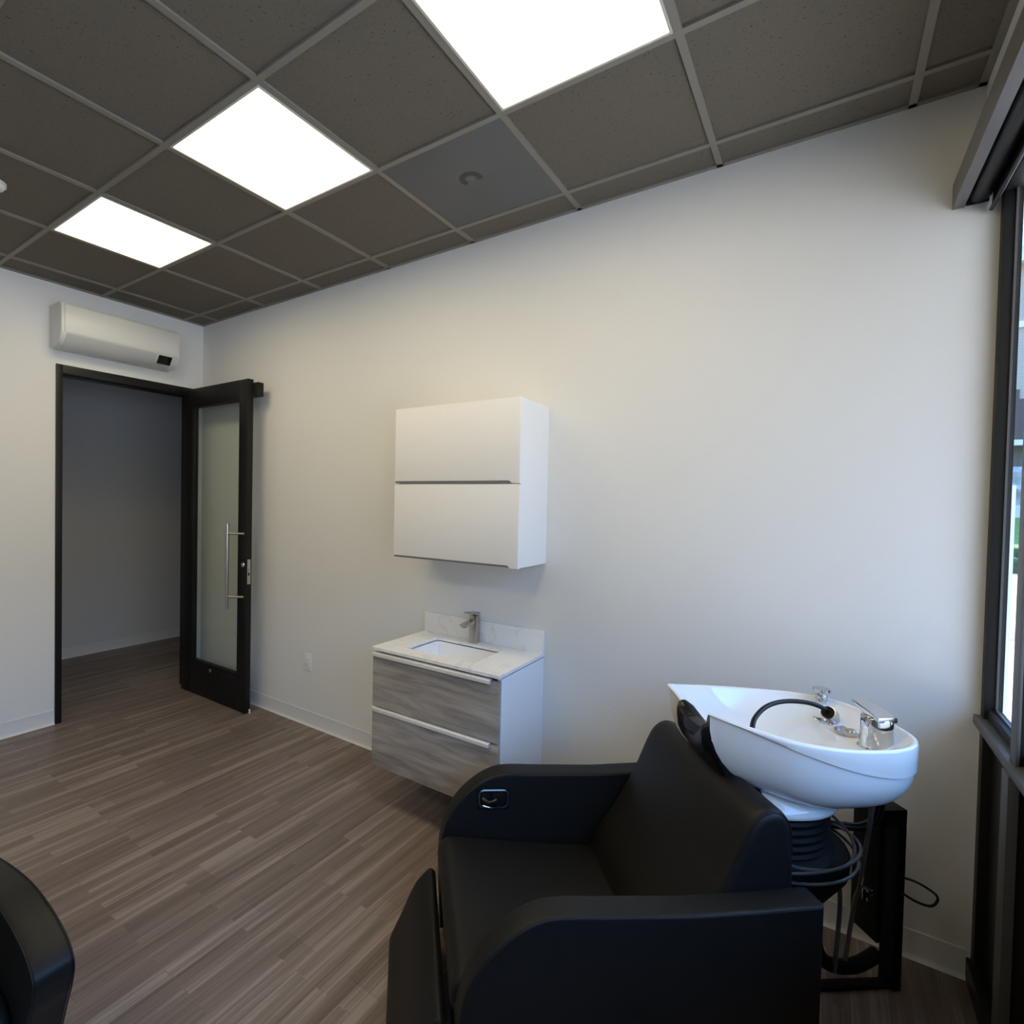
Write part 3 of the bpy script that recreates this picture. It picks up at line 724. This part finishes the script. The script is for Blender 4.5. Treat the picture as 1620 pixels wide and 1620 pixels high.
for i in range(len(allr)-1):
    n = len(sect)
    for k in range(n): bm.faces.new((allr[i][k], allr[i][(k+1) % n], allr[i+1][(k+1) % n], allr[i+1][k]))
bm.faces.new(allr[0]); bm.faces.new(list(reversed(allr[-1])))
from_bm('neck_rest', bm, M['rubber'], sc_, True, 60)
ft = catmull([(0.006, 0.935), (0.006, 0.90), (0.022, 0.865), (0.045, 0.825), (0.065, 0.785), (0.085, 0.74), (0.095, 0.70)], 4) + [(0.19, 0.70), (0.185, 0.74), (0.160, 0.79), (0.110, 0.83), (0.080, 0.87), (0.055, 0.90), (0.040, 0.935)]
cushion('neck_rest_mount', ft, -0.122, 0.030, 0.012, M['rubber'], sc_)
# pleated bellows and trap housing
prof = []
z = 0.686
while z > 0.575:
    prof += [(0.172, z), (0.181, z-0.008), (0.172, z-0.016)]; z -= 0.024
prof += [(0.186, z), (0.196, z-0.006), (0.186, z-0.016)]
lathe('bellows', prof, M['blackm'], sc_, 0.265, 0, 40, 1.0, 0.90, 20)
lathe('trap_housing', [(0.225, 0.560), (0.232, 0.545), (0.228, 0.50), (0.16, 0.40), (0.10, 0.30), (0.09, 0.10), (0.0, 0.10)], M['blackm'], sc_, 0.275, 0, 40, 1.0, 0.85)
# supply hoses and looped tubes round the housing
bm = bmesh.new()
for rr, zz, dz in ((0.235, 0.600, 0.02), (0.250, 0.572, -0.025), (0.245, 0.552, 0.0)):
    pts = [(0.275+rr*cos(a), 0.9*rr*sin(a), zz+dz*sin(a*1.5)) for a in [math.radians(q) for q in range(-110, 75, 8)]]
    add_tube(bm, pts, 0.0045, 8)
from_bm('coiled_tubing', bm, mat('grey_tubing', (0.05, 0.05, 0.05), 0.3), sc_)
def braided(pts, r=0.0065): return tube('supply_hose', catmull(pts, 6), r, mat('braided_hose', (0.20, 0.20, 0.20), 0.35, metal=0.7), sc_, 10)
braided([(0.555, 0.075, 0.80), (0.548, 0.07, 0.70), (0.52, 0.05, 0.60), (0.51, 0.03, 0.50), (0.53, 0.0, 0.36), (0.52, 0.0, 0.10)])
braided([(0.560, -0.075, 0.80), (0.562, -0.07, 0.66), (0.565, -0.05, 0.52), (0.570, -0.03, 0.40), (0.58, 0.0, 0.32), (0.57, 0.02, 0.10)])
tube('drain_hose', catmull([(0.60, 0.00, 0.77), (0.625, -0.01, 0.73), (0.645, -0.01, 0.67), (0.635, -0.01, 0.61), (0.60, 0.0, 0.575), (0.56, 0.02, 0.565), (0.48, 0.05, 0.56), (0.42, 0.06, 0.55)], 6), 0.013, M['rubber'], sc_, 12)
bm = bmesh.new(); add_tube(bm, [(0.575, -0.05, 0.375), (0.575, -0.05, 0.41)], 0.012, 14); add_tube(bm, [(0.562, -0.062, 0.40), (0.592, -0.045, 0.395)], 0.009, 12)
from_bm('shutoff_valve', bm, M['chrome'], sc_)
boxes('rear_stand', [((0.745, 0.024, 0.004), (0.775, 0.080, 0.56)), ((0.665, 0.024, 0.56), (0.775, 0.080, 0.612)), ((0.735, 0.080, 0.12), (0.765, 0.19, 0.56)), ((0.12, 0.034, 0.002), (0.775, 0.070, 0.014))], M['blackm'], sc_, 0.003)
tube('cable_loop', catmull([(0.765, 0.03, 0.385), (0.79, -0.005, 0.39), (0.815, -0.045, 0.375), (0.805, -0.04, 0.34), (0.785, -0.01, 0.330), (0.765, 0.03, 0.335)], 6), 0.004, M['rubber'], sc_, 8)
tube('trap_pipe', catmull([(0.46, 0.02, 0.40), (0.46, 0.02, 0.22), (0.50, 0.02, 0.12), (0.60, 0.02, 0.10), (0.70, 0.04, 0.12)], 5), 0.022, M['blackm'], sc_, 14)

# ------------------------------------------------------------------ salon armchair at the left edge (faces +x)
sa = thing('salon_armchair', 'black vinyl salon armchair cut off at the lower left corner', 'armchair', (2.62, -2.36, 0))
def S_(x, z): return (x-2.62, z)
af = catmull([(2.40, 0.580), (2.46, 0.590), (2.56, 0.609), (2.66, 0.623), (2.74, 0.628), (2.84, 0.620), (2.915, 0.602), (2.952, 0.580), (2.968, 0.552), (2.955, 0.50), (2.935, 0.455), (2.900, 0.37), (2.87, 0.30)], 4)
ap = [S_(2.28, 0.26), S_(2.28, 0.57)] + [S_(a, b) for a, b in af] + [S_(2.84, 0.26)]
for y0, y1 in ((-2.122, -2.042), (-2.678, -2.598)):
    o = cushion('armrest', ap, y0+2.36, y1+2.36, 0.010, M['vinyl'], sa, rows=3)
    for y in (y0+2.36+0.0015, y1+2.36-0.0015):
        tube('piping', [(a*0.994, y, b-0.004) for a, b in [S_(q, w2) for q, w2 in af]], 0.0022, M['pipe'], o, 6)
sp_ = catmull([(-0.25, 0.43), (0.0, 0.45), (0.17, 0.455), (0.225, 0.435), (0.235, 0.40), (0.225, 0.36)], 5) + [(0.20, 0.33), (-0.25, 0.33)]
cushion('seat', sp_, -0.237, 0.237, 0.02, M['vinyl'], sa)
bq = catmull([(-0.22, 0.40), (-0.26, 0.60), (-0.31, 0.80), (-0.335, 0.86), (-0.37, 0.85), (-0.375, 0.80), (-0.34, 0.60), (-0.33, 0.40)], 5)
cushion('backrest', bq, -0.30, 0.30, 0.025, M['vinyl'], sa)
lathe('hydraulic_base', [(0.0, 0.33), (0.05, 0.33), (0.05, 0.24), (0.035, 0.235), (0.035, 0.06), (0.06, 0.05), (0.27, 0.025), (0.285, 0.012), (0.285, 0.0), (0, 0)], M['chrome'], sa, 0, 0, 40)

# ------------------------------------------------------------------ outside
structure(box('ground_outside', (XR+0.10, -30, -0.22), (60, 90, -0.16), M['paving']))
def blob(name, c, s, m, seed, parent=None, amp=0.25):
    rnd = random.Random(seed); bm = bmesh.new(); bmesh.ops.create_icosphere(bm, subdivisions=4, radius=1)
    ph = [(rnd.uniform(2, 9), rnd.uniform(2, 9), rnd.uniform(2, 9), rnd.uniform(0, 6)) for _ in range(7)]
    for v in bm.verts:
        k = 1 + amp*sum(sin(v.co.x*a+v.co.y*b2+v.co.z*c2+d2) for a, b2, c2, d2 in ph)/3
        v.co = Vector((v.co.x*k*s[0], v.co.y*k*s[1], v.co.z*k*s[2]))
    o = from_bm(name, bm, m, parent, True, 70); o.location = c; return o
lw_ = prism('lawn', [(28.2, -0.16), (43.0, 1.15), (44.6, 1.2), (44.6, -0.16)], 0, -20, 50, M['grass'])
tag(lw_, 'sloping bright green lawn seen through the window beyond the paving', 'lawn'); lw_['kind'] = 'stuff'
structure(box('shadow_band_outside', (XR+0.3, 7.95, -0.159), (30, 8.65, -0.152), M['shadow_band']))  # thin dark strip painting a shadow band across the paving
structure(box('retaining_wall_outside', (-20, 44.6, -0.16), (50, 45.2, 1.95), M['kerb']))
bd = thing('building', 'beige clapboard building seen through the window at the right edge', 'building', (13.2, 46.4, -0.16))
box('siding_wall', (-24.0, 0, 6.1), (20, 6, 17.4), M['siding'], bd)
box('lower_wall', (-24.0, 0.6, 0), (20, 6, 6.1), mat('olive_base', (0.14, 0.13, 0.10), 0.8), bd)
boxes('trim_board', [((-24.0, -0.2, 5.9), (20, 0.6, 6.25)), ((-24.0, -0.1, 13.3), (20, 0.02, 13.7)), ((-24, -0.6, 17.3), (20, 0.02, 18.2))], M['cream'], bd)
x0 = 0.62
wf = boxes('window', [((x0, -0.12, 6.3), (x0+0.45, 0.02, 8.8)), ((x0+2.2, -0.12, 6.3), (x0+2.5, 0.02, 8.8)), ((x0+0.45, -0.12, 6.3), (x0+2.2, 0.02, 6.6)), ((x0+0.45, -0.12, 8.5), (x0+2.2, 0.02, 8.8)), ((x0, -0.12, 8.8), (x0+0.15, 0.02, 9.4)), ((x0-0.25, -0.12, 9.25), (x0, 0.02, 9.45))], M['siding_trim'], bd)
box('pane', (x0+0.45, -0.03, 6.6), (x0+2.2, 0.01, 8.5), M['cream'], wf)
tag(blob('hedge_bush', (8.95, 19.9, 0.05), (1.0, 0.7, 0.48), M['leaf'], 1), 'dark green clipped bush outside, seen through the window strip', 'bush')
tag(blob('garden_rock', (13.6, 45.2, 2.9), (4.0, 0.45, 1.1), M['rock'], 2), 'grey rock mass outside in front of the beige building', 'rock')
structure(box('canopy_outside', (4.92, -9.0, 2.95), (6.3, 0.75, 3.15), M['cream']))
pt = thing('porch_post', 'pale grey post outside just beyond the window glass', 'post', (5.383, 3.2, -0.16))
box('post', (-0.05, -0.05, 0.0), (0.05, 0.05, 1.95), M['kerb'], pt, 0.004)
tag(pt, 'pale grey post standing on the paving outside the window', 'post')

# ------------------------------------------------------------------ daylight
wd = bpy.data.worlds.new('sky'); bpy.context.scene.world = wd; wd.use_nodes = True
nt = wd.node_tree; bg = nt.nodes['Background']; bg.inputs[1].default_value = 1.0
tc = nt.nodes.new('ShaderNodeTexCoord'); sx = nt.nodes.new('ShaderNodeSeparateXYZ'); nt.links.new(tc.outputs['Generated'], sx.inputs[0])
cr = nt.nodes.new('ShaderNodeValToRGB'); nt.links.new(sx.outputs['Z'], cr.inputs[0]); nt.links.new(cr.outputs[0], bg.inputs[0])
e_ = cr.color_ramp.elements
e_[0].position = 0.0; e_[0].color = (1.35, 1.3, 1.25, 1)
e_[1].position = 1.0; e_[1].color = (1.4, 3.4, 8.0, 1)
q = e_.new(0.18); q.color = (1.5, 1.95, 2.9, 1)
q = e_.new(0.45); q.color = (2.1, 4.4, 9.5, 1)
sl = bpy.data.lights.new('sun', 'SUN'); sl.energy = 19.0; sl.angle = 0.01; sl.color = (1.0, 0.90, 0.76)
so = bpy.data.objects.new('sun', sl); C.objects.link(so)
so.rotation_euler = Vector((0.12, -0.62, -0.78)).to_track_quat('-Z', 'Y').to_euler()
for i in range(len(edges)-1):
    y0, y1 = edges[i+1], edges[i]
    al = bpy.data.lights.new('window_portal', 'AREA'); al.shape = 'RECTANGLE'; al.size = 1.75; al.size_y = (y1-y0)-0.05
    al.cycles.is_portal = True
    ao = bpy.data.objects.new('window_portal', al); C.objects.link(ao); ao.location = (XR+0.12, (y0+y1)/2, 1.79)
    ao.rotation_euler = Matrix(((0, 0, 1), (0, 1, 0), (-1, 0, 0))).to_euler()

# ------------------------------------------------------------------ camera
cam = bpy.data.cameras.new('camera'); co = bpy.data.objects.new('camera', cam); C.objects.link(co)
f_, yaw, pitch, roll = 853.18, -0.62227446, -0.0214941, 0.0190927
cy_, sy_, cp_, sp2 = cos(yaw), sin(yaw), cos(pitch), sin(pitch)
fw = Vector((sy_*cp_, cy_*cp_, sp2)); r0 = Vector((cy_, -sy_, 0)); u0 = r0.cross(fw)
rr = r0*cos(roll)+u0*sin(roll); uu = -r0*sin(roll)+u0*cos(roll)
mt = Matrix((rr, uu, -fw)).transposed().to_4x4(); mt.translation = Vector((4.3026, -2.5409, 1.6027))
co.matrix_world = mt
cam.sensor_width = 36; cam.lens = f_/1620*36; cam.shift_x = (810-694.68)/1620; cam.shift_y = (809.37-810)/1620
cam.clip_start = 0.05; cam.clip_end = 300
s = bpy.context.scene; s.camera = co
s.view_settings.view_transform = 'Standard'; s.view_settings.look = 'None'; s.view_settings.gamma = 1
s.view_settings.exposure = -0.12; s.view_settings.use_curve_mapping = False
s.cycles.use_denoising = True; s.cycles.max_bounces = 10; s.cycles.diffuse_bounces = 6; s.cycles.transparent_max_bounces = 12
s.cycles.sample_clamp_indirect = 8
